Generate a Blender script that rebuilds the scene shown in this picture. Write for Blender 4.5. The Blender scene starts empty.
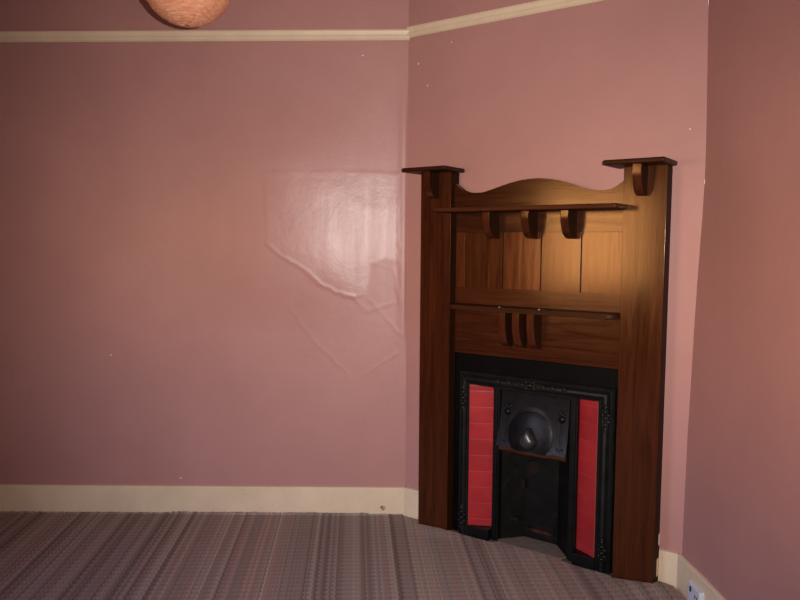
import bpy, bmesh, math, random
from mathutils import Vector, Matrix, noise
random.seed(7)
S = bpy.context.scene
COL = S.collection
A = 0.6128                                   # angle of the fireplace wall to the back wall
EU = Vector((math.cos(A), -math.sin(A), 0))  # along the fireplace wall
EN = Vector((-math.sin(A), -math.cos(A), 0)) # out of it, into the room
XR, XL, YB, ZC = 1.2374, -2.6, -5.2, 3.12    # right wall, left wall, rear wall, ceiling

# ------------------------------------------------------------------ materials
class NT:
    def __init__(s, name, world=False):
        s.m = bpy.data.materials.new(name); s.m.use_nodes = True
        s.t = s.m.node_tree; s.b = s.t.nodes['Principled BSDF']
    def n(s, typ, **kw):
        nd = s.t.nodes.new(typ)
        for k, v in kw.items():
            if k == 'i':
                for a, b in v.items(): nd.inputs[a].default_value = b
            else: setattr(nd, k, v)
        return nd
    def l(s, a, b): s.t.links.new(a, b)
    def coord(s, scale=(1, 1, 1), rot=(0, 0, 0), kind='Object'):
        c = s.n('ShaderNodeTexCoord'); mp = s.n('ShaderNodeMapping')
        mp.inputs['Scale'].default_value = scale; mp.inputs['Rotation'].default_value = rot
        s.l(c.outputs[kind], mp.inputs[0]); return mp.outputs[0]
    def noise(s, vec, scale, detail=4, rough=.55, dist=0):
        nd = s.n('ShaderNodeTexNoise', i={'Scale': scale, 'Detail': detail, 'Roughness': rough, 'Distortion': dist})
        if vec: s.l(vec, nd.inputs['Vector'])
        return nd.outputs['Fac']
    def ramp(s, fac, stops, interp='LINEAR'):
        r = s.n('ShaderNodeValToRGB'); cr = r.color_ramp; cr.interpolation = interp
        while len(cr.elements) < len(stops): cr.elements.new(.5)
        for e, (p, c) in zip(cr.elements, stops): e.position = p; e.color = (*c, 1) if len(c) == 3 else c
        s.l(fac, r.inputs[0]); return r.outputs[0]
    def math(s, op, a, b=0.0, c=None):
        nd = s.n('ShaderNodeMath', operation=op)
        for k, v in enumerate((a, b) if c is None else (a, b, c)):
            if isinstance(v, (int, float)): nd.inputs[k].default_value = v
            else: s.l(v, nd.inputs[k])
        return nd.outputs[0]
    def mix(s, f, a, b, mode='MIX'):
        nd = s.n('ShaderNodeMix', data_type='RGBA', blend_type=mode)
        for k, v in ((0, f), (6, a), (7, b)):
            if isinstance(v, (int, float)): nd.inputs[k].default_value = v
            elif isinstance(v, tuple): nd.inputs[k].default_value = (*v, 1)
            else: s.l(v, nd.inputs[k])
        return nd.outputs[2]
    def bump(s, h, strength=.3, dist=.002):
        nd = s.n('ShaderNodeBump', i={'Strength': strength, 'Distance': dist})
        s.l(h, nd.inputs['Height']); s.l(nd.outputs[0], s.b.inputs['Normal'])
    def set(s, **kw):
        for k, v in kw.items():
            k = k.replace('_', ' ')
            if isinstance(v, (int, float)): s.b.inputs[k].default_value = v
            elif isinstance(v, tuple): s.b.inputs[k].default_value = (*v, 1)
            else: s.l(v, s.b.inputs[k])
        return s.m

def m_wall(name, base, rough=.42, patch=False):
    t = NT(name); v = t.coord()
    mott = t.noise(v, 2.3, 5, .6)
    fine = t.noise(v, 130, 3, .6)
    streak = t.noise(t.coord((9, 9, .8)), 2.2, 4, .6)
    col = t.ramp(mott, [(.3, tuple(c * .94 for c in base)), (.7, tuple(c * 1.05 for c in base))])
    col = t.mix(t.math('MULTIPLY', streak, .12), col, (base[0] * .8, base[1] * .82, base[2] * .9))
    r = t.math('ADD', t.math('MULTIPLY', streak, .16), rough - .08)
    if patch:
        at = t.n('ShaderNodeAttribute', attribute_name='sheen')
        r = t.math('SUBTRACT', r, t.math('MULTIPLY', at.outputs['Fac'], .075))
    t.bump(t.math('ADD', fine, t.math('MULTIPLY', t.noise(v, 26, 4, .6), 2.2)), .35, .0012)
    return t.set(Base_Color=col, Roughness=r, Specular_IOR_Level=.5)

PINK = (.42, .206, .184)
M = {}
M['wall_back'] = m_wall('pink_paint_patched', PINK, .44, True)
M['wall'] = m_wall('pink_paint', PINK, .46)
M['wall_side'] = m_wall('pink_paint_side', PINK, .5)
def m_cream():
    t = NT('cream_gloss_paint'); v = t.coord()
    n = t.noise(v, 5, 5, .6)
    col = t.ramp(n, [(.3, (.64, .50, .345)), (.7, (.74, .585, .41))])
    sp = t.ramp(t.noise(v, 60, 3, .5), [(.66, (0, 0, 0)), (.74, (1, 1, 1))])
    col = t.mix(t.math('MULTIPLY', sp, .35), col, (.30, .2, .12))
    t.bump(t.noise(v, 40, 3), .2, .001)
    return t.set(Base_Color=col, Roughness=.45)
M['cream'] = m_cream()
M['ceiling'] = NT('white_ceiling_paint').set(Base_Color=(.62, .55, .5), Roughness=.8)

def m_wood(name, axis, dark, light, rough=.165, spread=.5, spec=.55):
    t = NT(name)
    sc = {'z': (16, 16, .9), 'x': (.9, 16, 16)}[axis]
    oi = t.n('ShaderNodeObjectInfo')
    c = t.coord(sc); ad = t.n('ShaderNodeVectorMath', operation='ADD')
    cm = t.n('ShaderNodeCombineXYZ')
    for k in range(3): t.l(t.math('MULTIPLY', oi.outputs['Random'], 37.0 + k), cm.inputs[k])
    t.l(c, ad.inputs[0]); t.l(cm.outputs[0], ad.inputs[1]); v = ad.outputs[0]
    g = t.noise(v, 2.2, 6, .62, 1.2)
    fine = t.noise(v, 11, 4, .7, .3)
    f = t.math('ADD', t.math('MULTIPLY', g, .7), t.math('MULTIPLY', fine, .3))
    col = t.ramp(f, [(.5 - spread * .36, dark), (.5, tuple((a + b) / 2 for a, b in zip(dark, light))), (.5 + spread * .36, light)])
    val = t.math('ADD', t.math('MULTIPLY', oi.outputs['Random'], .6), .7)
    hs = t.n('ShaderNodeHueSaturation'); t.l(val, hs.inputs['Value']); t.l(col, hs.inputs['Color'])
    t.bump(fine, .12, .0008)
    return t.set(Base_Color=hs.outputs[0], Roughness=t.math('ADD', t.math('MULTIPLY', g, .22), rough - .1),
                 Specular_IOR_Level=spec, Specular_Tint=(1, .72, .46))
M['wood_v'] = m_wood('stained_timber_upright', 'z', (.022, .0056, .0024), (.066, .0158, .0052))
M['wood_h'] = m_wood('stained_timber_level', 'x', (.020, .0050, .0022), (.060, .0146, .0050))
M['wood_board'] = m_wood('stained_timber_boards', 'z', (.034, .0078, .0025), (.108, .028, .0085), .165)
M['wood_shaded_side'] = m_wood('shaded_timber_sides', 'z', (.011, .0032, .0015), (.032, .0092, .0036), .6, .5, .1)  # dull side-face copy of the timber, darkened to carry the shade there
M['wood_shelf'] = m_wood('worn_timber_shelf', 'x', (.018, .0042, .0016), (.05, .0125, .0042), .5, .5, .22)
M['wood_dark'] = NT('stained_timber_shadow_gap').set(Base_Color=(.02, .008, .004), Roughness=.6)

def m_iron(name, base, rough, rust=0.0, spec=.3):
    t = NT(name); v = t.coord()
    n = t.noise(v, 14, 5, .6)
    col = t.ramp(n, [(.3, tuple(c * .7 for c in base)), (.7, tuple(c * 1.4 for c in base))])
    if rust:
        k = t.ramp(t.noise(v, 9, 4, .6), [(.55, (0, 0, 0)), (.72, (1, 1, 1))])
        col = t.mix(t.math('MULTIPLY', k, rust), col, (.10, .035, .012))
    t.bump(t.noise(v, 70, 4, .6), .35, .0015)
    return t.set(Base_Color=col, Roughness=t.math('ADD', t.math('MULTIPLY', n, .25), rough - .12), Specular_IOR_Level=spec)
M['iron'] = m_iron('black_iron', (.0032, .0032, .003), .42, 0, .2)
M['flange'] = m_iron('matt_black_iron', (.0016, .0015, .0014), .5, 0, .08)
M['frame'] = m_iron('moulded_iron', (.0045, .0045, .0042), .42, 0, .3)
M['hood'] = m_iron('hood_iron', (.0042, .0042, .0055), .33, 0, .18)
M['fire'] = m_iron('sooty_iron', (.005, .0046, .004), .6, .12, .1)
M['rust'] = m_iron('rusted_iron', (.038, .013, .0055), .65, 0, .12)
M['lug'] = m_iron('rust_stained_iron', (.010, .006, .0045), .7, .5, .1)
def m_tile():
    t = NT('red_glazed_tile'); v = t.coord()
    oi = t.n('ShaderNodeObjectInfo')
    n = t.noise(v, 7, 3, .5)
    col = t.ramp(n, [(.3, (.265, .016, .020)), (.7, (.355, .025, .028))])
    hs = t.n('ShaderNodeHueSaturation'); t.l(t.math('ADD', t.math('MULTIPLY', oi.outputs['Random'], .2), .9), hs.inputs['Value']); t.l(col, hs.inputs['Color'])
    return t.set(Base_Color=hs.outputs[0], Roughness=.32, Specular_IOR_Level=.22)
M['tile'] = m_tile()
M['grout'] = NT('pale_tile_edge').set(Base_Color=(.34, .07, .06), Roughness=.6)
def m_carpet():
    t = NT('striped_carpet_weave')
    c = t.n('ShaderNodeTexCoord'); mp = t.n('ShaderNodeMapping')
    mp.inputs['Rotation'].default_value = (0, 0, math.radians(-3.6)); t.l(c.outputs['Object'], mp.inputs[0])
    sx = t.n('ShaderNodeSeparateXYZ'); t.l(mp.outputs[0], sx.inputs[0]); x, y = sx.outputs[0], sx.outputs[1]
    zig = t.math('PINGPONG', y, .02)
    xx = t.math('ADD', x, t.math('MULTIPLY', zig, .42))
    def cells(w, off):
        f = t.math('FLOOR', t.math('DIVIDE', t.math('ADD', xx, off), w))
        wn = t.n('ShaderNodeTexWhiteNoise', noise_dimensions='1D'); t.l(f, wn.inputs['W']); return wn.outputs['Value']
    wide, mid, thin = cells(.052, .3), cells(.021, .11), cells(.0085, .05)
    f = t.math('ADD', t.math('ADD', t.math('MULTIPLY', wide, .42), t.math('MULTIPLY', mid, .36)), t.math('MULTIPLY', thin, .34))
    pal = [(.0, (.12, .092, .08)), (.28, (.17, .115, .10)), (.42, (.26, .20, .172)), (.52, (.205, .16, .148)), (.6, (.27, .16, .135)), (.72, (.32, .255, .215)), (.85, (.21, .14, .12)), (1, (.35, .285, .24))]
    col = t.ramp(f, pal)
    wv = t.noise(t.coord((1, 1, 1)), 300, 2, .6)
    dk = t.math('ADD', t.math('MULTIPLY', zig, 11), 1.02)
    g = t.math('MULTIPLY', dk, t.math('ADD', t.math('MULTIPLY', wv, .7), .6))
    hs = t.n('ShaderNodeHueSaturation'); t.l(g, hs.inputs['Value']); t.l(col, hs.inputs['Color'])
    t.bump(t.math('ADD', t.math('MULTIPLY', zig, 25), wv), .4, .003)
    return t.set(Base_Color=hs.outputs[0], Roughness=.95, Specular_IOR_Level=.15)
M['carpet'] = m_carpet()
def m_simple(name, base, rough, var=.12, sc=20):
    t = NT(name); n = t.noise(t.coord(), sc, 4)
    t.bump(n, .2, .001)
    return t.set(Base_Color=t.ramp(n, [(.3, tuple(c * (1 - var) for c in base)), (.7, tuple(c * (1 + var) for c in base))]), Roughness=rough)
M['cement'] = m_simple('grey_brown_cement', (.13, .098, .078), .9, .2, 30)
M['floor'] = m_simple('floor_boards', (.12, .07, .04), .6)
M['plastic'] = m_simple('white_plastic', (.62, .63, .68), .35, .03)
M['black'] = m_simple('black_plastic', (.02, .02, .02), .4, .05)
M['chip'] = m_simple('bare_plaster', (.75, .66, .58), .8, .05)
def m_paper():
    t = NT('peach_lantern_paper'); v = t.coord()
    cr = t.noise(t.coord((3, 3, 16)), 9, 5, .65, 1.5)
    col = t.ramp(cr, [(.3, (.70, .24, .12)), (.5, (.88, .38, .21)), (.68, (.95, .58, .38))])
    t.bump(cr, .8, .006)
    return t.set(Base_Color=col, Roughness=.55, Transmission_Weight=0.0)
M['paper'] = m_paper()
M['wire'] = m_simple('pale_wire', (.8, .62, .42), .4, .05)

# ------------------------------------------------------------------ helpers
def link(name, bm, mat, parent=None, smooth=False, recalc=True):
    if recalc: bmesh.ops.recalc_face_normals(bm, faces=bm.faces)
    me = bpy.data.meshes.new(name); bm.to_mesh(me); bm.free()
    o = bpy.data.objects.new(name, me); COL.objects.link(o)
    if mat: me.materials.append(mat)
    if smooth:
        for p in me.polygons: p.use_smooth = True
    if parent: o.parent = parent
    return o
def autosmooth(o, ang=35):
    me = o.data
    bm = bmesh.new(); bm.from_mesh(me)
    for f in bm.faces: f.smooth = True
    for e in bm.edges:
        if len(e.link_faces) == 2 and e.calc_face_angle(0) > math.radians(ang): e.smooth = False
    bm.to_mesh(me); bm.free()
    w = o.modifiers.new('weighted_normal', 'WEIGHTED_NORMAL'); w.keep_sharp = True; w.weight = 90
    return o
def thing(name, label, cat, loc=(0, 0, 0), rz=0, group=None):
    o = bpy.data.objects.new(name, None); COL.objects.link(o); o.empty_display_size = .1
    o.location = loc; o.rotation_euler = (0, 0, rz); o['label'] = label; o['category'] = cat
    if group: o['group'] = group
    return o
def tag(o, label, cat):
    o['label'] = label; o['category'] = cat; return o
def struct(o): o['kind'] = 'structure'; return o
def box(bm, x0, x1, y0, y1, z0, z1, bev=0, seg=2):
    m = Matrix.Translation(((x0 + x1) / 2, (y0 + y1) / 2, (z0 + z1) / 2)) @ Matrix.Diagonal((x1 - x0, y1 - y0, z1 - z0, 1))
    r = bmesh.ops.create_cube(bm, size=1, matrix=m)
    if bev:
        es = list({e for v in r['verts'] for e in v.link_edges})
        bmesh.ops.bevel(bm, geom=es, offset=bev, segments=seg, affect='EDGES', profile=.5)
def prism(bm, pts, axis, lo, hi, bev=0, seg=2):
    """pts: outline in the two other axes (cyclic); extruded along axis from lo to hi"""
    def P(p, h):
        if axis == 'z': return (p[0], p[1], h)
        if axis == 'y': return (p[0], h, p[1])
        return (h, p[0], p[1])
    a = [bm.verts.new(P(p, lo)) for p in pts]; b = [bm.verts.new(P(p, hi)) for p in pts]
    f0 = bm.faces.new(a); f1 = bm.faces.new(list(reversed(b)))
    n = len(pts)
    for i in range(n): bm.faces.new((a[i], b[i], b[(i + 1) % n], a[(i + 1) % n]))
    if bev:
        es = [e for e in set(f0.edges) | set(f1.edges)]
        bmesh.ops.bevel(bm, geom=es, offset=bev, segments=seg, affect='EDGES', profile=.5)
def tube(bm, pts, r, n=8, closed=False):
    pts = [Vector(p) for p in pts]; k = len(pts); rings = []
    for i, p in enumerate(pts):
        d = (pts[(i + 1) % k] - pts[i - 1]) if closed else (pts[min(i + 1, k - 1)] - pts[max(i - 1, 0)])
        d.normalize(); up = Vector((0, 1, 0)) if abs(d.y) < .9 else Vector((1, 0, 0))
        s = d.cross(up).normalized(); u = s.cross(d)
        rr = r[i] if isinstance(r, (list, tuple)) else r
        rings.append([bm.verts.new(p + (s * math.cos(2 * math.pi * j / n) + u * math.sin(2 * math.pi * j / n)) * rr) for j in range(n)])
    for i in range(k if closed else k - 1):
        a, b = rings[i], rings[(i + 1) % k]
        for j in range(n): bm.faces.new((a[j], a[(j + 1) % n], b[(j + 1) % n], b[j]))
    if not closed: bm.faces.new(rings[0]); bm.faces.new(list(reversed(rings[-1])))
def ball(bm, c, rx, ry=None, rz=None, seg=14):
    ry = rx if ry is None else ry; rz = rx if rz is None else rz
    bmesh.ops.create_uvsphere(bm, u_segments=seg, v_segments=max(6, seg // 2 + 2), radius=1,
                              matrix=Matrix.Translation(c) @ Matrix.Diagonal((rx, ry, rz, 1)))
def lerp(a, b, t): return a + (b - a) * t
def sstep(a, b, x):
    t = max(0., min(1., (x - a) / (b - a))); return t * t * (3 - 2 * t)
def pw(tab, x):
    if x <= tab[0][0]: return tab[0][1]
    for (a, b), (c, d) in zip(tab, tab[1:]):
        if x <= c: return lerp(b, d, (x - a) / (c - a))
    return tab[-1][1]
def grid(bm, us, vs, f, skip=None):
    g = [[bm.verts.new(f(u, v)) for v in vs] for u in us]
    for i in range(len(us) - 1):
        for j in range(len(vs) - 1):
            if skip and skip((us[i] + us[i + 1]) / 2, (vs[j] + vs[j + 1]) / 2): continue
            bm.faces.new((g[i][j], g[i + 1][j], g[i + 1][j + 1], g[i][j + 1]))
    return g
def lin(a, b, n): return [lerp(a, b, i / n) for i in range(n + 1)]

# ------------------------------------------------------------------ the room
def px(x, y): return ((x - 407) / 183.0, 1.893 - (y - 175) / 184.4)   # rough survey scale for the plaster marks
PATCH = [px(*p) for p in ((264, 172), (330, 170), (399, 172), (400, 262), (386, 258), (372, 264), (366, 296), (354, 298), (336, 292), (320, 284), (303, 268), (284, 258), (267, 243))]
RIDGES = [[px(*p) for p in r] for r in (((267, 243), (284, 258), (303, 268), (320, 284), (336, 292), (354, 298)),
          ((354, 298), (368, 311), (395, 302)), ((291, 310), (312, 340), (355, 383), (397, 355)), ((370, 300), (402, 336)), ((372, 262), (393, 268), (400, 300)))]
def segd(p, a, b):
    ax, ay = a; bx, by = b; t = ((p[0] - ax) * (bx - ax) + (p[1] - ay) * (by - ay)) / ((bx - ax) ** 2 + (by - ay) ** 2)
    t = max(0, min(1, t)); return math.hypot(p[0] - lerp(ax, bx, t), p[1] - lerp(ay, by, t))
def inside(p, poly):
    c = False; n = len(poly)
    for i in range(n):
        (x1, y1), (x2, y2) = poly[i], poly[i - 1]
        if (y1 > p[1]) != (y2 > p[1]) and p[0] < (x2 - x1) * (p[1] - y1) / (y2 - y1) + x1: c = not c
    return c
sheen = {}
def back_h(x, z):
    h = .004 * noise.noise((x * 1.3, z * 1.3, 0)) + .0012 * noise.noise((x * 5, z * 5, 3))
    s = 0
    if -1.0 < x <= 0.0 and .7 < z < 2.1:
        w = .006 * noise.noise((x * 22, z * 22, 9)); p = (x + w, z + w)
        d = min(segd(p, PATCH[i - 1], PATCH[i]) for i in range(len(PATCH)))
        sd = d if inside(p, PATCH) else -d
        s = sstep(-.012, .012, sd)
        h += .0010 * s
        h += .0010 * s * noise.noise((x * 8, z * 8, 5)) + .00018 * s * noise.noise((x * 26, z * 26, 15))
        for k, r in enumerate(RIDGES):
            dd = min(segd(p, a, b) for a, b in zip(r, r[1:]))
            h += (.0022 if k == 0 else .0008) * math.exp(-(dd / .009) ** 2)
    # bulge shaped to shift the flash highlight left; plaster rounds at the corner
    b = sstep(-1.0, -.45, x) * sstep(.0, -.4, x) if x < -.0 else 0
    h += .034 * sstep(-1.3, -.75, x) * (1 - sstep(-.75, 0, x)) * sstep(1.0, 1.5, z) * sstep(2.4, 1.9, z)
    h += .006 * math.exp(-((x + .02) / .028) ** 2) * sstep(.9, 1.3, z) * sstep(2.6, 2.1, z)
    return h, s
xs = sorted(set([round(v, 4) for v in lin(XL, -.9, 34) + lin(-.9, -.1, 100) + lin(-.1, 0, 20)]))
zs = sorted(set([round(v, 4) for v in lin(0, .8, 14) + lin(.8, 2.05, 150) + lin(2.05, ZC, 20)]))
bm = bmesh.new(); vals = []
def fb(x, z):
    h, s = back_h(x, z); e = sstep(0, -.01, x)
    vals.append(s); return (x, -h * e, z)
grid(bm, xs, zs, fb)
o = link('wall_back', bm, M['wall_back'], smooth=True, recalc=False)
att = o.data.attributes.new('sheen', 'FLOAT', 'POINT'); att.data.foreach_set('value', vals)
WB = struct(o)
def solid(o, off=1):
    m = o.modifiers.new('thickness', 'SOLIDIFY'); m.thickness = .04; m.offset = off
UR = [(0, 1.490), (.227, 1.493), (.454, 1.495), (.7, 1.497), (.9, 1.502), (1.163, 1.507), (1.379, 1.513), (1.635, 1.522), (1.80, 1.5265), (1.907, 1.527), (2.135, 1.523), (2.3, 1.519), (2.524, 1.514), (3.12, 1.51)]
def W(u, d, z=0): return EU * u + EN * d + Vector((0, 0, z))
HU0, HU1, HZ = .40, 1.165, .845                # the fireplace opening in the wall
us = sorted(lin(0, HU0, 10) + lin(HU0, HU1, 20)[1:] + lin(HU1, 1.5, 12)[1:])
zz = sorted(lin(0, HZ, 18) + lin(HZ, ZC, 44)[1:])
bm = bmesh.new()
def ff(u, z):
    if u > HU1: u = HU1 + (u - HU1) * (pw(UR, z) - HU1) / (1.5 - HU1)
    d = .003 * noise.noise((u * 1.7, z * 1.7, 20)) * sstep(0, .1, u) * sstep(1.48, 1.35, u) * (z > HZ + .05)
    return W(u, d, z)
grid(bm, us, zz, ff, skip=lambda u, z: HU0 < u < HU1 and z < HZ)
def q(*p): bm.faces.new([bm.verts.new(W(*c)) for c in p])
DB = -.2
q((HU0, 0, 0), (HU0, DB, 0), (HU0, DB, HZ), (HU0, 0, HZ)); q((HU1, 0, 0), (HU1, 0, HZ), (HU1, DB, HZ), (HU1, DB, 0))
q((HU0, 0, HZ), (HU0, DB, HZ), (HU1, DB, HZ), (HU1, 0, HZ)); q((HU0, DB, 0), (HU1, DB, 0), (HU1, DB, HZ), (HU0, DB, HZ))
WF = struct(link('wall_fireplace', bm, M['wall'], smooth=False, recalc=False))
autosmooth(WF)
bm = bmesh.new(); YC = -1.5 * math.sin(A)
tt = [0, .01, .03, .06, .1, .16, .24, .35, .5, .8, 1.2, 1.7, 2.3, 3.0, 3.7, -YB + YC]
def fr(t, z):
    du = pw(UR, z) - 1.5127
    c = EU * pw(UR, z); wob = .004 * noise.noise((t * 1.5, z * 1.5, 40)) * sstep(0, .3, t)
    return Vector((XR + du * math.cos(A) * math.exp(-t / .4) + wob, lerp(c.y, YC, sstep(0, .5, t)) - t, z))
grid(bm, tt, lin(0, ZC, 40), fr)
WR = struct(link('wall_right', bm, M['wall_side'], smooth=True, recalc=False))
# left wall with the window opening, rear wall, ceiling, floor
WY0, WY1, WZ0, WZ1 = -3.85, -2.45, 1.05, 2.15
bm = bmesh.new()
grid(bm, [YB, WY0, WY1, 0], [0, WZ0, WZ1, ZC], lambda y, z: (XL, y, z), skip=lambda y, z: WY0 < y < WY1 and WZ0 < z < WZ1)
for a, b in (((WY0, WZ0), (WY1, WZ0)), ((WY1, WZ0), (WY1, WZ1)), ((WY1, WZ1), (WY0, WZ1)), ((WY0, WZ1), (WY0, WZ0))):
    bm.faces.new([bm.verts.new(p) for p in ((XL, *a), (XL, *b), (XL - .14, *b), (XL - .14, *a))])
struct(link('wall_left', bm, M['wall_side']))
bm = bmesh.new(); grid(bm, [XL, XR + .05], [0, ZC], lambda x, z: (x, YB, z)); struct(link('wall_rear', bm, M['wall_side']))
bm = bmesh.new(); grid(bm, [XL - .05, XR + .06], [YB - .05, .05], lambda x, y: (x, y, ZC)); struct(link('ceiling', bm, M['ceiling']))
bm = bmesh.new(); box(bm, XL - .1, XR + .25, YB - .1, .25, -.12, 0); struct(link('floor', bm, M['floor']))
bm = bmesh.new()
for y0, y1, z0, z1 in ((WY0, WY0 + .06, WZ0, WZ1), (WY1 - .06, WY1, WZ0, WZ1), (WY0, WY1, WZ0, WZ0 + .06), (WY0, WY1, WZ1 - .06, WZ1)):
    box(bm, XL - .11, XL - .05, y0, y1, z0, z1, .006)
struct(link('window_1', bm, M['cream']))
# skirting boards (profile with a rounded top) and picture rails
def run(bm, prof, p0, p1, nrm, dz0=0, dz1=0):
    ra = []
    for p, dz in ((p0, dz0), (p1, dz1)):
        ra.append([bm.verts.new(Vector(p) + nrm * a + Vector((0, 0, b + dz))) for a, b in prof])
    n = len(prof)
    for i in range(n): bm.faces.new((ra[0][i], ra[0][(i + 1) % n], ra[1][(i + 1) % n], ra[1][i]))
    bm.faces.new(ra[0]); bm.faces.new(list(reversed(ra[1])))
H = .164
SK = [(0.0005, 0.001), (.019, 0.001), (.019, H - .004), (.0165, H - .001), (.012, H), (.0005, H)]
NB = Vector((0, -1, 0)); NR = Vector((-1, 0, 0))
def skirting(name, p0, p1, n):
    bm = bmesh.new(); run(bm, SK, p0, p1, n); return struct(link(name, bm, M['cream']))
SB = skirting('baseboard_back', (XL, 0, 0), (.004, 0, 0), NB)
skirting('baseboard_fireplace_left', W(.002, 0), W(.1455, 0), EN)
skirting('baseboard_fireplace_right', W(1.399, 0), W(1.4835, 0), EN)
c0 = EU * 1.491
bm = bmesh.new(); run(bm, SK, (c0.x - .002, c0.y + .006, 0), (XR - .002, c0.y - .4, 0), NR); run(bm, SK, (XR - .002, c0.y - .4, 0), (XR - .002, YB, 0), NR)
struct(link('baseboard_right', bm, M['cream']))
# chipped hole in the back skirting
bm = bmesh.new()
n = 22; ring = []
for i in range(n):
    a = 2 * math.pi * i / n; r = .013 * (1 + .35 * noise.noise((math.cos(a) * 1.5, math.sin(a) * 1.5, 2)))
    ring.append((math.cos(a) * r, math.sin(a) * r))
for (rr, y) in ((1.0, -.0192),):
    prism(bm, [(-.128 + p[0] * 1.1 + .004, .047 + p[1]) for p in ring], 'y', -.0202, -.0185)
link('bare_chip', bm, m_simple('chipped_paint', (.36, .27, .19), .8, .3, 90), SB)
bm = bmesh.new(); tube(bm, [(-.133, -.0185, .053), (-.133, -.0215, .053)], .0048, 12); link('nail_hole', bm, M['black'], SB)
bm = bmesh.new(); tube(bm, [(-.122, -.0185, .037), (-.122, -.0212, .037)], .0035, 10); link('nail_hole', bm, m_simple('dark_chip', (.12, .08, .05), .8), SB)
RP = [(0.0005, 0), (.012, 0), (.02, .008), (.02, .022), (.0175, .028), (.021, .036), (.024, .046), (.022, .054), (.0005, .056)]
bm = bmesh.new(); run(bm, RP, (XL, 0, 2.609), (.006, 0, 2.609), NB, .0115 * XL, 0); struct(link('trim_1', bm, M['cream']))
bm = bmesh.new(); run(bm, RP, W(.004, 0, 2.621), W(1.51, 0, 2.621), EN, 0, 0); struct(link('trim_2', bm, M['cream']))
bm = bmesh.new(); run(bm, RP, (XR + .005, YC, 2.621), (XR, YB, 2.621), NR); struct(link('trim_3', bm, M['cream']))
# little chips of bare plaster in the paint
for x, z, r in ((-1.635, .90, .005), (-1.26, .205, .005), (-.245, 2.53, .0045)):
    bm = bmesh.new(); h, _ = back_h(x, z)
    prism(bm, [(x + math.cos(a) * r * 1.2, z + math.sin(a) * r * .7) for a in lin(0, 2 * math.pi * 7 / 8, 7)], 'y', -h - .0012, -h + .003)
    link('plaster_chip', bm, M['chip'], WB)

for u_, z_, r_ in ((.066, 2.48, .0045), (.125, 2.36, .004), (.27, 2.56, .0035), (1.46, 2.02, .004)):
    bm = bmesh.new()
    v = [bm.verts.new(W(u_ + math.cos(a) * r_ * .7, .0035, z_ + math.sin(a) * r_)) for a in lin(0, 2 * math.pi * 7 / 8, 7)]
    w_ = [bm.verts.new(W(u_ + math.cos(a) * r_ * .9, -.004, z_ + math.sin(a) * r_ * 1.2)) for a in lin(0, 2 * math.pi * 7 / 8, 7)]
    bm.faces.new(v)
    for i in range(8): bm.faces.new((v[i], v[(i + 1) % 8], w_[(i + 1) % 8], w_[i]))
    link('plaster_chip', bm, M['chip'], WF)
# ------------------------------------------------------------------ carpet
bm = bmesh.new()
edge = []
def addline(p0, p1, step=.012, amp=.004):
    p0, p1 = Vector(p0), Vector(p1); L = (p1 - p0).length; k = max(1, int(L / step))
    nr = Vector((-(p1 - p0).y, (p1 - p0).x, 0)).normalized()
    for i in range(k):
        p = p0.lerp(p1, i / k)
        edge.append(p + nr * amp * (noise.noise((p.x * 14, p.y * 14, 1)) + .5 * noise.noise((p.x * 60, p.y * 60, 4))))
e0 = W(.012, .034); e1 = W(.135, .03); e2 = W(.142, .094); e3 = W(.33, .094); e4 = W(.345, .075); e5 = W(.58, .062)
e6 = W(.606, .037); e7 = W(.950, .037); e8 = W(.956, .062); e9 = W(1.19, .075); e10 = W(1.215, .094); e11 = W(1.397, .094); e12 = W(1.402, .03); e13 = W(1.465, .03)
pts = [Vector((XL + .01, -.026, 0)), e0, e1, e2, e3, e4, e5, e6, e7, e8, e9, e10, e11, e12, e13]
for a, b in zip(pts, pts[1:]): addline(a, b)
edge.append(pts[-1]); edge += [Vector((XR - .028, -1.2, 0)), Vector((XR - .028, YB + .03, 0)), Vector((XL + .01, YB + .03, 0))]
prism(bm, [(p.x, p.y) for p in edge], 'z', .0005, .009)
for k in range(40):                                  # finer mesh by the fireplace, where the worn edge rucks up
    x = -.15 + k * .036
    bmesh.ops.bisect_plane(bm, geom=[g for g in list(bm.verts) + list(bm.edges) + list(bm.faces)], plane_co=(x, 0, 0), plane_no=(1, 0, 0))
for k in range(36):
    y = -1.3 + k * .036
    bmesh.ops.bisect_plane(bm, geom=[g for g in list(bm.verts) + list(bm.edges) + list(bm.faces)], plane_co=(0, y, 0), plane_no=(0, 1, 0))
for v in bm.verts:
    uu = v.co.dot(EU); dd = v.co.dot(EN)
    if v.co.z > .005 and v.co.x > -.16:
        v.co.z += .024 * math.exp(-((uu - 1.40) / .13) ** 2 - ((dd - .10) / .10) ** 2) + .014 * math.exp(-((uu - .30) / .09) ** 2 - ((dd - .10) / .06) ** 2) + .005 * math.exp(-((uu - .18) / .09) ** 2 - ((dd - .08) / .06) ** 2)
        v.co.z += .0025 * (noise.noise((v.co.x * 9, v.co.y * 9, 2)) + .6) * math.exp(-max(0, dd - .08) / .25)
# pinked fringe tips standing up against the back skirting
for i in range(150):
    x = lerp(-2.4, -.02, i / 149); hgt = (.006 + .004 * random.random() + (.005 if -1.30 < x < -.2 else 0)); w = .009
    y = -.024
    v = [bm.verts.new(p) for p in ((x - w, y - .012, .008), (x + w, y - .012, .008), (x + w * .8, y, .008 + hgt), (x - w * .8, y, .008 + hgt), (x - w, y, .004), (x + w, y, .004))]
    bm.faces.new((v[0], v[1], v[2], v[3])); bm.faces.new((v[3], v[2], v[5], v[4]))
    bm.faces.new((v[0], v[3], v[4])); bm.faces.new((v[1], v[5], v[2]))
cp = link('carpet', bm, M['carpet'])
tag(cp, 'brown striped woven carpet with worn edges covering the whole floor', 'carpet')

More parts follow.
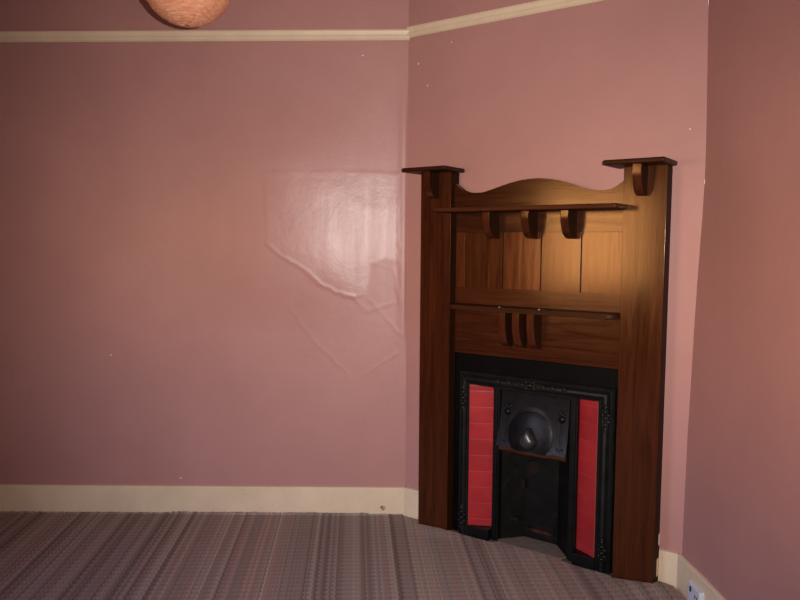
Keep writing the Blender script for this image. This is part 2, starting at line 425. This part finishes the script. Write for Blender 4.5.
# ------------------------------------------------------------------ timber surround; local x along the wall, local y into the wall
U0 = .77
FS = thing('fireplace_surround', 'dark varnished timber fireplace surround with tall posts, two shelves and curved top', 'fireplace surround', W(U0, 0, 0), -A)
def B(bm, u0, u1, d0, d1, z0, z1, bev=.002, seg=2): box(bm, u0 - U0, u1 - U0, -d1, -d0, z0, z1, bev, seg)
def fs(name, f, mat, parent=None, smooth=True):
    bm = bmesh.new(); f(bm); o = link(name, bm, mat, parent or FS)
    return autosmooth(o) if smooth else o
def bracket(bm, uc, w, d0, d1, zt, zb, p=2.6):
    prof = [(-d0, zt), (-d1, zt)]
    for i in range(1, 15):
        t = i / 14; ang = t * math.pi / 2
        s = math.sin(ang) ** (2 / p); c = math.cos(ang) ** (2 / p) if t < 1 else 0
        prof.append((-(d0 + (d1 - d0) * (c * .78 + .22 * (1 if t < .0 else math.cos(ang)))), zt - (zt - zb) * s))
    out = []
    for a in prof:
        if not out or (abs(a[0] - out[-1][0]) + abs(a[1] - out[-1][1])) > 1e-5: out.append(a)
    prism(bm, out, 'x', uc - w / 2 - U0, uc + w / 2 - U0, .0025)
def lit_front(o):
    o.data.materials.append(M['wood_v'])             # curved front takes the lighter lit wood, cheeks keep the painted shade
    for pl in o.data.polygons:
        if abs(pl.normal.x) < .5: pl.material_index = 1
PD = .085
PL0, PL1, PR0, PR1 = .147, .328, 1.212, 1.395
fs('backing_board', lambda b: B(b, PL1 - .01, PR0 + .01, .003, .014, .97, 1.70, 0), M['wood_dark'])
for u0, u1, zt in ((PL0, PL1, 1.891), (PR0, PR1, 1.868)):
    ps = fs('post', lambda b: B(b, u0, u1, .003, PD, .004, zt, .0014), M['wood_v'])
    ps.data.materials.append(M['wood_shaded_side'])        # side faces get the darker, duller wood with shade in its colour
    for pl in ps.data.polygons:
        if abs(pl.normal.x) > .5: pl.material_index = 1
for u0, u1, z in ((.103, .362, 1.891), (1.154, 1.415, 1.868)):
    fs('cap_shelf', lambda b: B(b, u0, u1, .003, .203, z, z + .021, .007, 3), M['wood_shelf'])
for uc, zt, zb in ((.2385, 1.890, 1.757), (1.295, 1.867, 1.738)):
    lit_front(fs('cap_bracket', lambda b: bracket(b, uc, .038, PD, .182, zt, zb), M['wood_shaded_side']))
# crest with the swept top
CR = [(.328, 1.838), (.342, 1.827), (.36, 1.808), (.378, 1.795), (.415, 1.783), (.453, 1.780), (.492, 1.784), (.532, 1.794), (.585, 1.809), (.641, 1.824), (.695, 1.835), (.747, 1.840), (.785, 1.841), (.824, 1.838), (.862, 1.833), (.899, 1.825), (.936, 1.814), (.973, 1.801), (1.01, 1.788), (1.045, 1.778), (1.08, 1.773), (1.115, 1.773), (1.14, 1.776), (1.16, 1.781), (1.191, 1.800), (1.212, 1.824)]
fs('crest_board', lambda b: prism(b, [(u - U0, z) for u, z in CR] + [(1.212 - U0, 1.703), (.328 - U0, 1.703)], 'y', -.052, -.016, .003), M['wood_h'])
def shelf(b, u0, u1, d1, z0, z1, lap, r):
    pts = [(PL1, .016), (PR0, .016)]
    if lap:
        pts += [(PR0, PD + .001), (u1, PD + .001)]
        pts += [(u1 - r + r * math.cos(a), d1 - r + r * math.sin(a)) for a in lin(0, math.pi / 2, 4)]
        pts += [(u0 + r - r * math.sin(a), d1 - r + r * math.cos(a)) for a in lin(0, math.pi / 2, 4)]
        pts += [(u0, PD + .001), (PL1, PD + .001)]
    else:
        pts += [(PR0, PD)] + [(PR0 - r + r * math.cos(a), d1 - r * .9 + r * .9 * math.sin(a)) for a in lin(.05, math.pi / 2, 6)]
        pts += [(PL1 + r - r * math.sin(a), d1 - r * .9 + r * .9 * math.cos(a)) for a in lin(0, math.pi / 2 - .05, 6)] + [(PL1, PD)]
    prism(b, [(u - U0, -d) for u, d in pts], 'z', z0, z1, .005, 3)
fs('upper_shelf', lambda b: shelf(b, .307, 1.231, .235, 1.682, 1.703, True, .012), M['wood_shelf'])
fs('lower_shelf', lambda b: shelf(b, PL1, PR0, .140, 1.198, 1.221, False, .05), M['wood_shelf'])
for uc in (.559, .765, .962): lit_front(fs('shelf_bracket', lambda b: bracket(b, uc, .038, .03, .142, 1.682, 1.553), M['wood_shaded_side']))
for uc in (.646, .721, .797): lit_front(fs('shelf_bracket', lambda b: bracket(b, uc, .038, .03, .126, 1.198, 1.02), M['wood_shaded_side']))
fs('rail', lambda b: B(b, PL1, PR0, .014, .031, 1.585, 1.703, .0015), M['wood_h'])
fs('rail', lambda b: B(b, PL1, PR0, .014, .031, 1.215, 1.305, .0015), M['wood_h'])
for u0, u1 in ((.328, .381), (.387, .595), (.601, .799), (.805, 1.0), (1.006, 1.212)):
    fs('panel_board', lambda b: B(b, u0, u1, .014, .0265, 1.296, 1.594, .0012), M['wood_board'])
fs('frieze_board', lambda b: B(b, PL1, PR0, .014, .031, .962, 1.203, .0015), M['wood_h'])
for u, z in ((.635, 1.2215), (.842, 1.2215)):
    fs('screw_head', lambda b: tube(b, [(u - U0, -.128, z - .002), (u - U0, -.128, z + .0018)], .004, 10), M['plastic'])

fs('paint_smear', lambda b: B(b, PR1 - .001, PR1 + .0022, .012, .034, .045, .125, .001), M['cream'])
fs('paint_smear', lambda b: B(b, PR1 - .001, PR1 + .0022, .004, .018, .185, .235, .001), M['chip'])
# ------------------------------------------------------------------ cast iron insert
FI = thing('fireplace_insert', 'black cast iron fireplace insert with hood and red tiled cheeks inside the timber surround', 'fireplace', W(U0, 0, 0), -A)
def fi(name, f, mat, parent=None, smooth=True, ang=35):
    bm = bmesh.new(); f(bm); o = link(name, bm, mat, parent or FI)
    return autosmooth(o, ang) if smooth else o
def flange(b):
    B(b, .3295, .380, .004, .028, .004, .960, .002); B(b, 1.182, 1.2105, .004, .028, .004, .960, .002); B(b, .380, 1.182, .004, .028, .868, .960, .002)
fi('flange', flange, M['flange'])
O0, O1, OT = .376, 1.190, .874
I0, I1, IT = .428, 1.115, .806
PROF = [(0, .028), (0, .048), (.08, .054), (.18, .052), (.24, .046), (.3, .048), (.45, .062), (.6, .064), (.75, .058), (.84, .048), (.9, .052), (1.0, .050), (1.0, .0)]
def frame(b):
    rows = []
    for t, d in PROF:
        l, r, tp = lerp(O0, I0, t), lerp(O1, I1, t), lerp(OT, IT, t)
        rows.append([b.verts.new((u - U0, -d, z)) for u, z in ((l, .004), (l, tp), (r, tp), (r, .004))])
    for a, c in zip(rows, rows[1:]):
        for k in range(3): b.faces.new((a[k], a[k + 1], c[k + 1], c[k]))
    for k in (0, 3): b.faces.new([r[k] for r in rows])
fi('moulded_frame', frame, M['frame'], ang=28)
# relief ornament
def torus(b, c, R, r, sx=1, sz=1, n=18):
    tube(b, [(c[0] - U0 + math.cos(2 * math.pi * i / n) * R * sx, -c[1], c[2] + math.sin(2 * math.pi * i / n) * R * sz) for i in range(n)], r, 6, True)
def bead(b, u, d, z, r, s=.6): ball(b, (u - U0, -d, z), r, r * s, r, 10)
def cartouche(b):
    d = .064
    torus(b, (.775, d, .842), .018, .005, 1.4, 1); bead(b, .775, d, .842, .012, .9)
    for s in (-1, 1):
        torus(b, (.775 + s * .043, d, .84), .013, .0045, 1.3, .9); bead(b, .775 + s * .043, d, .84, .009, .9)
        bead(b, .775 + s * .022, d, .860, .007, .9); bead(b, .775 + s * .022, d, .826, .007, .9)
        tube(b, [(.775 + s * (.056 + k * .006) - U0, -d, .842 + .008 * math.sin(k * .9)) for k in range(8)], [.005 - .0004 * k for k in range(8)], 6)
fi('scroll_ornament', cartouche, M['frame'])
def floret(uc):
    def f(b):
        d = .063
        torus(b, (uc, d, .84), .011, .004); bead(b, uc, d, .84, .009, .9)
    return f
for uc in (.60, .66, .89, .95): fi('floret', floret(uc), M['frame'])
def rosette(uc, zc):
    def f(b):
        d = .064
        for k in (-1, 0, 1):
            torus(b, (uc, d, zc + k * .03), .0135, .005, .9, 1.15); bead(b, uc, d, zc + k * .03, .009, .9)
        for k in (-1, 1):
            for s in (-1, 1): bead(b, uc + s * .014, d - .002, zc + k * .015, .008, .8)
            bead(b, uc, d - .001, zc + k * .051, .009, .7); bead(b, uc, d - .002, zc + k * .062, .007, .7)
    return f
for uc, zc in ((.402, .735), (1.152, .735), (1.152, .10), (.402, .10)): fi('scroll_ornament', rosette(uc, zc), M['frame'])
# splayed tile cheeks
TZ = [.804] + [.774 - .0845 * k for k in range(9)] + [.062]
def cheek(ua, da, ub, db):
    """slab from edge a to edge b, and ten tiles lying on it"""
    du, dd = ub - ua, db - da; L = math.hypot(du, dd); nx, nd = -dd / L, du / L
    if nd < 0: nx, nd = -nx, -nd
    def Q(s, h, z): return (lerp(ua, ub, s) + nx * h - U0, -(lerp(da, db, s) + nd * h), z)
    def slab(b):
        v = [b.verts.new(Q(s, h, z)) for z in (.004, .806) for s, h in ((0, -.012), (1, -.012), (1, 0), (0, 0))]
        b.faces.new(v[:4]); b.faces.new(v[4:][::-1])
        for i in range(4): b.faces.new((v[i], v[(i + 1) % 4], v[4 + (i + 1) % 4], v[4 + i]))
    ck = fi('tile_backing', slab, M['iron'], smooth=False)
    def bed(b):
        v = [b.verts.new(Q(s, h, z)) for z in (.062, .804) for s, h in ((.03, .0), (.97, .0), (.97, .0035), (.03, .0035))]
        b.faces.new(v[:4]); b.faces.new(v[4:][::-1])
        for i in range(4): b.faces.new((v[i], v[(i + 1) % 4], v[4 + (i + 1) % 4], v[4 + i]))
    fi('grout', bed, M['grout'], ck, smooth=False)
    for z1, z0 in zip(TZ, TZ[1:]):
        def tl(b):
            g = .0012; n = 8; e = .006
            ss = lin(.03, .97, n); tilt = random.uniform(-.0005, .0009); sag = .0028
            def top(s, z, t):
                ed = min(1, min(s - .03, .97 - s) / .05, min(t, 1 - t) / .07)
                return .0035 + .0006 * ed + .0025 + tilt * (t - .5)
            ts = [0, .07, .3, .5, .7, .93, 1]
            def zof(s, t): return lerp(z0 + g, z1 - g, t) - sag * (4 * (s - .5) ** 2) * .5
            g1 = [[b.verts.new(Q(s, top(s, 0, t), zof(s, t))) for t in ts] for s in ss]
            for i in range(n):
                for j in range(len(ts) - 1): b.faces.new((g1[i][j], g1[i + 1][j], g1[i + 1][j + 1], g1[i][j + 1]))
            bot = lambda s, t: b.verts.new(Q(s, .0025, zof(s, t)))
            for j, row in ((0, [g1[i][0] for i in range(n + 1)]), (1, [g1[i][-1] for i in range(n + 1)])):
                lo = [bot(s, j) for s in ss]
                for i in range(n): b.faces.new((row[i], row[i + 1], lo[i + 1], lo[i]))
        fi('tile', tl, M['tile'])
cheek(.428, .046, .545, -.014)
cheek(1.115, .046, .998, -.014)
# jambs beside the hood
for u0, u1 in ((.556, .591), (.966, 1.004)):
    def jamb(b):
        B(b, u0, u1, -.03, .02, .004, .806, .004); B(b, u0 + .009, u1 - .009, .019, .027, .004, .80, .003)
    fi('jamb', jamb, M['iron'])
fi('head_bar', lambda b: B(b, .545, .999, -.03, .004, .786, .812, .003), M['iron'])
for u0, u1 in ((.429, .555), (1.005, 1.114)):
    fi('plinth', lambda b: B(b, u0, u1, -.02, .055, .004, .061, .003), M['iron'])
# firebox
FB = -.112
def firebox(b):
    pl = [(.578, -.004), (.68, FB), (.862, FB), (.962, -.004)]
    rows = [[b.verts.new((u - U0, -d, z)) for u, d in pl] for z in (.004, .806)]
    for k in range(3): b.faces.new((rows[0][k], rows[0][k + 1], rows[1][k + 1], rows[1][k]))
    r2 = [[b.verts.new((u - U0, -d + s, z)) for u, d in pl] for z, s in ((.004, .02), (.806, .02))]
    for k in range(3): b.faces.new((r2[0][k], r2[1][k], r2[1][k + 1], r2[0][k + 1]))
    for k in range(3): b.faces.new((rows[1][k], rows[1][k + 1], r2[1][k + 1], r2[1][k]))
    for k in (0, 3): b.faces.new((rows[0][k], rows[1][k], r2[1][k], r2[0][k]))
fbx = fi('fireback', firebox, M['fire'], smooth=False)
def arch(b):
    pts = []
    for t in lin(0, 1, 8): pts.append((lerp(.598, .680, t) - U0, lerp(.022, -FB - .001, t), .27 + .135 * t ** .7))
    for t in lin(.1, 1, 9): pts.append((lerp(.680, .861, t) - U0, -FB - .001, .405 + .03 * math.sin(math.pi * t) - .02 * t))
    tube(b, pts, .005, 8)
fi('arched_rib', arch, M['fire'], fbx)
for k in ((.595, .672, -.1, -.055, .10, .118), (.690, .85, FB, FB + .02, .05, .068), (.665, .69, -.108, -.085, .27, .32)):
    fi('grate_lug', lambda b: B(b, *k, .003), M['lug'], fbx)
fi('hearth_slab', lambda b: prism(b, [(u - U0, -d) for u, d in ((.585, .0), (.60, .029), (.93, .029), (.955, 0), (.861, FB + .003), (.681, FB + .003))], 'z', .001, .0075, .001), M['cement'])
# hood
HC = (.764, .588); HR = .118
def hood_d(u, z):
    t = (.79 - z) / (.79 - .505)
    d = -.004 + .012 * t + .03 * t ** 2.2
    r = math.hypot((u - HC[0]), (z - HC[1]))
    if r < HR: d += .017 * (1 - (r / HR) ** 2) ** .8
    return d
def zbot(u):
    s = (u - .771) / .19
    return .512 - .007 * math.cos(s * math.pi / 2) + .003 * math.cos(s * math.pi * 3)
def hood(b):
    us = lin(.5835, .9545, 64); n = 60; th = .008
    F = [[b.verts.new((u - U0, -hood_d(u, lerp(zbot(u), .787, j / n)), lerp(zbot(u), .787, j / n))) for j in range(n + 1)] for u in us]
    K = [[b.verts.new((u - U0, -hood_d(u, lerp(zbot(u), .787, j / n)) + th, lerp(zbot(u), .787, j / n))) for j in (0, n)] for u in us]
    for i in range(64):
        for j in range(n): b.faces.new((F[i][j], F[i + 1][j], F[i + 1][j + 1], F[i][j + 1]))
        b.faces.new((F[i][0], K[i][0], K[i + 1][0], F[i + 1][0])); b.faces.new((K[i][0], K[i][1], K[i + 1][1], K[i + 1][0])); b.faces.new((F[i][n], F[i + 1][n], K[i + 1][1], K[i][1]))
    for i in (0, 64): b.faces.new(F[i] + [K[i][1], K[i][0]])
HD = fi('hood', hood, M['hood'], ang=50)
def boss(b):
    n = 28; prof = []
    zc = .562; uc = .762; d0 = hood_d(uc, zc) - .004
    rows = []
    for k in range(11):
        t = k / 10; f = math.cos(t * math.pi / 2) ** .8; h = .046 * math.sin(t * math.pi / 2) ** .9
        row = []
        for i in range(n):
            a = 2 * math.pi * i / n; x, z = math.cos(a), math.sin(a)
            pz = z * .046 if z < 0 else z * .046 + .020 * z ** 5
            pxx = x * .046 * (1 - .28 * max(0, z) ** 1.5)
            row.append((uc + pxx * f - U0, -(d0 + h), zc + pz * f))
        rows.append(row)
    V = [[b.verts.new(p) for p in r] for r in rows[:-1]]; tip = b.verts.new((uc - U0, -(d0 + .046), zc))
    for r0, r1 in zip(V, V[1:]):
        for i in range(n): b.faces.new((r0[i], r0[(i + 1) % n], r1[(i + 1) % n], r1[i]))
    for i in range(n): b.faces.new((V[-1][i], V[-1][(i + 1) % n], tip))
    b.faces.new(V[0][::-1])
fi('boss', boss, m_iron('polished_iron', (.016, .017, .020), .36, 0, .6), HD, ang=60)
for uc in (.630, .920):
    def stud(b):
        d = hood_d(uc, .685); ball(b, (uc - U0, -d, .683), .017, .013, .018, 16)
        for s in (-1, 0, 1): ball(b, (uc + s * .013 - U0, -hood_d(uc, .713), .713 + (.012 if s == 0 else 0)), .008, .006, .008, 10)
        for s in (-1, 1): tube(b, [(uc + s * .005 - U0, -hood_d(uc + s * .005, z) - .0005, z) for z in lin(.672, .545, 12)], .0022, 6)
        for s in (-1, 0, 1): ball(b, (uc + s * .012 - U0, -hood_d(uc, .54), .540 - (.006 if s == 0 else 0)), .006, .004, .006, 8)
    fi('stud', stud, M['hood'], HD)
def lip(b):
    us = lin(.592, .948, 24); pr = [(.0, 0), (.012, .002), (.014, -.02), (.004, -.03), (-.006, -.026)]
    R = [[b.verts.new((u - U0, -(hood_d(u, .52) - .026 + a), lerp(.511, zbot(u), .35) + c)) for a, c in pr] for u in us]
    for r0, r1 in zip(R, R[1:]):
        for i in range(5): b.faces.new((r0[i], r0[(i + 1) % 5], r1[(i + 1) % 5], r1[i]))
    b.faces.new(R[0]); b.faces.new(R[-1][::-1])
fi('hood_lip', lip, M['rust'], HD)

# ------------------------------------------------------------------ paper globe lampshade
LX, LY, LR = -.893, -1.0, .183
LZ = 2.381 + LR * 1.035
LS = thing('paper_lantern', 'round peach paper lampshade hanging from the ceiling in front of the picture rail', 'lampshade', (LX, LY, LZ))
def globe(b):
    n = 72; K = 104; rings = []
    for k in range(K + 1):
        th = lerp(math.radians(14), math.radians(177), k / K)
        row = []
        for i in range(n):
            a = 2 * math.pi * i / n
            w = k / K * 26 + .35 * noise.noise((math.cos(a) * 1.4, math.sin(a) * 1.4, k / K * 5))
            r = LR * (1 - .010 * abs(math.sin(math.pi * w)) ** .8) + .0025 * noise.noise((math.cos(a) * 7, math.sin(a) * 7, k * .3))
            row.append(b.verts.new((r * math.sin(th) * math.cos(a), r * math.sin(th) * math.sin(a), r * math.cos(th))))
        rings.append(row)
    for r0, r1 in zip(rings, rings[1:]):
        for i in range(n): b.faces.new((r0[i], r0[(i + 1) % n], r1[(i + 1) % n], r1[i]))
bm = bmesh.new(); globe(bm); sh = link('shade', bm, M['paper'], LS, smooth=True)
for th in (14,):
    bm = bmesh.new(); r, z = LR * math.sin(math.radians(th)), LR * math.cos(math.radians(th))
    tube(bm, [(r * math.cos(a), r * math.sin(a), z) for a in lin(0, 2 * math.pi * 35 / 36, 35)], .0022, 6, True)
    link('end_ring', bm, M['wire'], LS, smooth=True)
bm = bmesh.new(); tube(bm, [(0, 0, .1), (0, 0, ZC - LZ - .025)], .0035, 8); link('cord', bm, M['plastic'], LS, smooth=True)
bm = bmesh.new(); tube(bm, [(0, 0, .04), (0, 0, .1)], .018, 14); ball(bm, (0, 0, .0), .03, .03, .042); link('bulb_holder', bm, M['plastic'], LS, smooth=True)
bm = bmesh.new(); tube(bm, [(0, 0, ZC - LZ - .03), (0, 0, ZC - LZ - .001)], [.03, .045], 20); link('ceiling_rose', bm, M['plastic'], LS)

# ------------------------------------------------------------------ power socket on the right skirting
PS = thing('power_socket', 'white plastic power socket low on the cream skirting of the right wall', 'socket', (XR - .0212, -1.065, .07))
bm = bmesh.new(); box(bm, -.026, 0, -.06, .06, -.045, .045, .006, 3); autosmooth(link('faceplate', bm, M['plastic'], PS))
bm = bmesh.new(); box(bm, -.031, -.0262, .018, .03, .012, .034, .002); link('switch', bm, M['black'], PS)
bm = bmesh.new()
for y, z in ((-.02, .01), (-.036, .01), (-.028, -.012)): box(bm, -.0285, -.0262, y - .002, y + .002, z - .006, z + .006, 0)
link('pin_slot', bm, M['black'], PS)

# ------------------------------------------------------------------ camera
f, yaw, pitch, roll = 720., 0., .0780, .0069
C = Vector((-.0363, -3.9535, 1.5254))
fw = Vector((math.sin(yaw) * math.cos(pitch), math.cos(yaw) * math.cos(pitch), -math.sin(pitch)))
r0 = Vector((math.cos(yaw), -math.sin(yaw), 0)); u0 = r0.cross(fw)
r = r0 * math.cos(roll) + u0 * math.sin(roll); u = u0 * math.cos(roll) - r0 * math.sin(roll)
cam = bpy.data.cameras.new('camera'); co = bpy.data.objects.new('camera', cam); COL.objects.link(co)
cam.sensor_width = 36; cam.lens = 36 * f / 800; cam.clip_start = .05
co.matrix_world = Matrix(((r.x, u.x, -fw.x, C.x), (r.y, u.y, -fw.y, C.y), (r.z, u.z, -fw.z, C.z), (0, 0, 0, 1)))
S.camera = co

# ------------------------------------------------------------------ light
FLASH, SKY = 415, 13
L = bpy.data.lights.new('camera_flash', 'SPOT'); L.energy = FLASH; L.color = (1, .93, .87); L.shadow_soft_size = .012
L.spot_size = math.radians(88); L.spot_blend = 1.0
lo = bpy.data.objects.new('camera_flash', L); COL.objects.link(lo); lo.location = C + r * .085 + u * .04 + fw * .02
aim = Vector((.15, 0, 1.42)) - lo.location
lo.rotation_euler = aim.to_track_quat('-Z', 'Y').to_euler()
P = bpy.data.lights.new('window_portal', 'AREA'); P.shape = 'RECTANGLE'; P.size = WZ1 - WZ0; P.size_y = WY1 - WY0
P.cycles.is_portal = True
po = bpy.data.objects.new('window_portal', P); COL.objects.link(po); po.location = (XL - .13, (WY0 + WY1) / 2, (WZ0 + WZ1) / 2)
po.rotation_euler = Vector((1, 0, 0)).to_track_quat('-Z', 'Y').to_euler()
P.size, P.size_y = WY1 - WY0, WZ1 - WZ0
w = bpy.data.worlds.new('daylight'); S.world = w; w.use_nodes = True; t = w.node_tree
tc = t.nodes.new('ShaderNodeTexCoord'); sp = t.nodes.new('ShaderNodeSeparateXYZ'); rp = t.nodes.new('ShaderNodeValToRGB')
mr = t.nodes.new('ShaderNodeMapRange'); mr.inputs['From Min'].default_value = -1
t.links.new(tc.outputs['Generated'], sp.inputs[0]); t.links.new(sp.outputs[2], mr.inputs[0]); t.links.new(mr.outputs[0], rp.inputs[0])
cr = rp.color_ramp; cr.elements[0].position = .0; cr.elements[0].color = (.22, .15, .1, 1); cr.elements[1].position = 1; cr.elements[1].color = (.55, .8, 1.5, 1)
for p_, c_ in ((.43, (.22, .15, .10)), (.475, (.98, .57, .27)), (.56, (1.05, .62, .31)), (.64, (.62, .78, 1.3))):
    e = cr.elements.new(p_); e.color = (*c_, 1)
t.links.new(rp.outputs[0], t.nodes['Background'].inputs[0]); t.nodes['Background'].inputs[1].default_value = SKY

S.view_settings.view_transform = 'Standard'; S.view_settings.look = 'None'
S.view_settings.gamma = 1; S.view_settings.use_curve_mapping = False; S.view_settings.exposure = 0
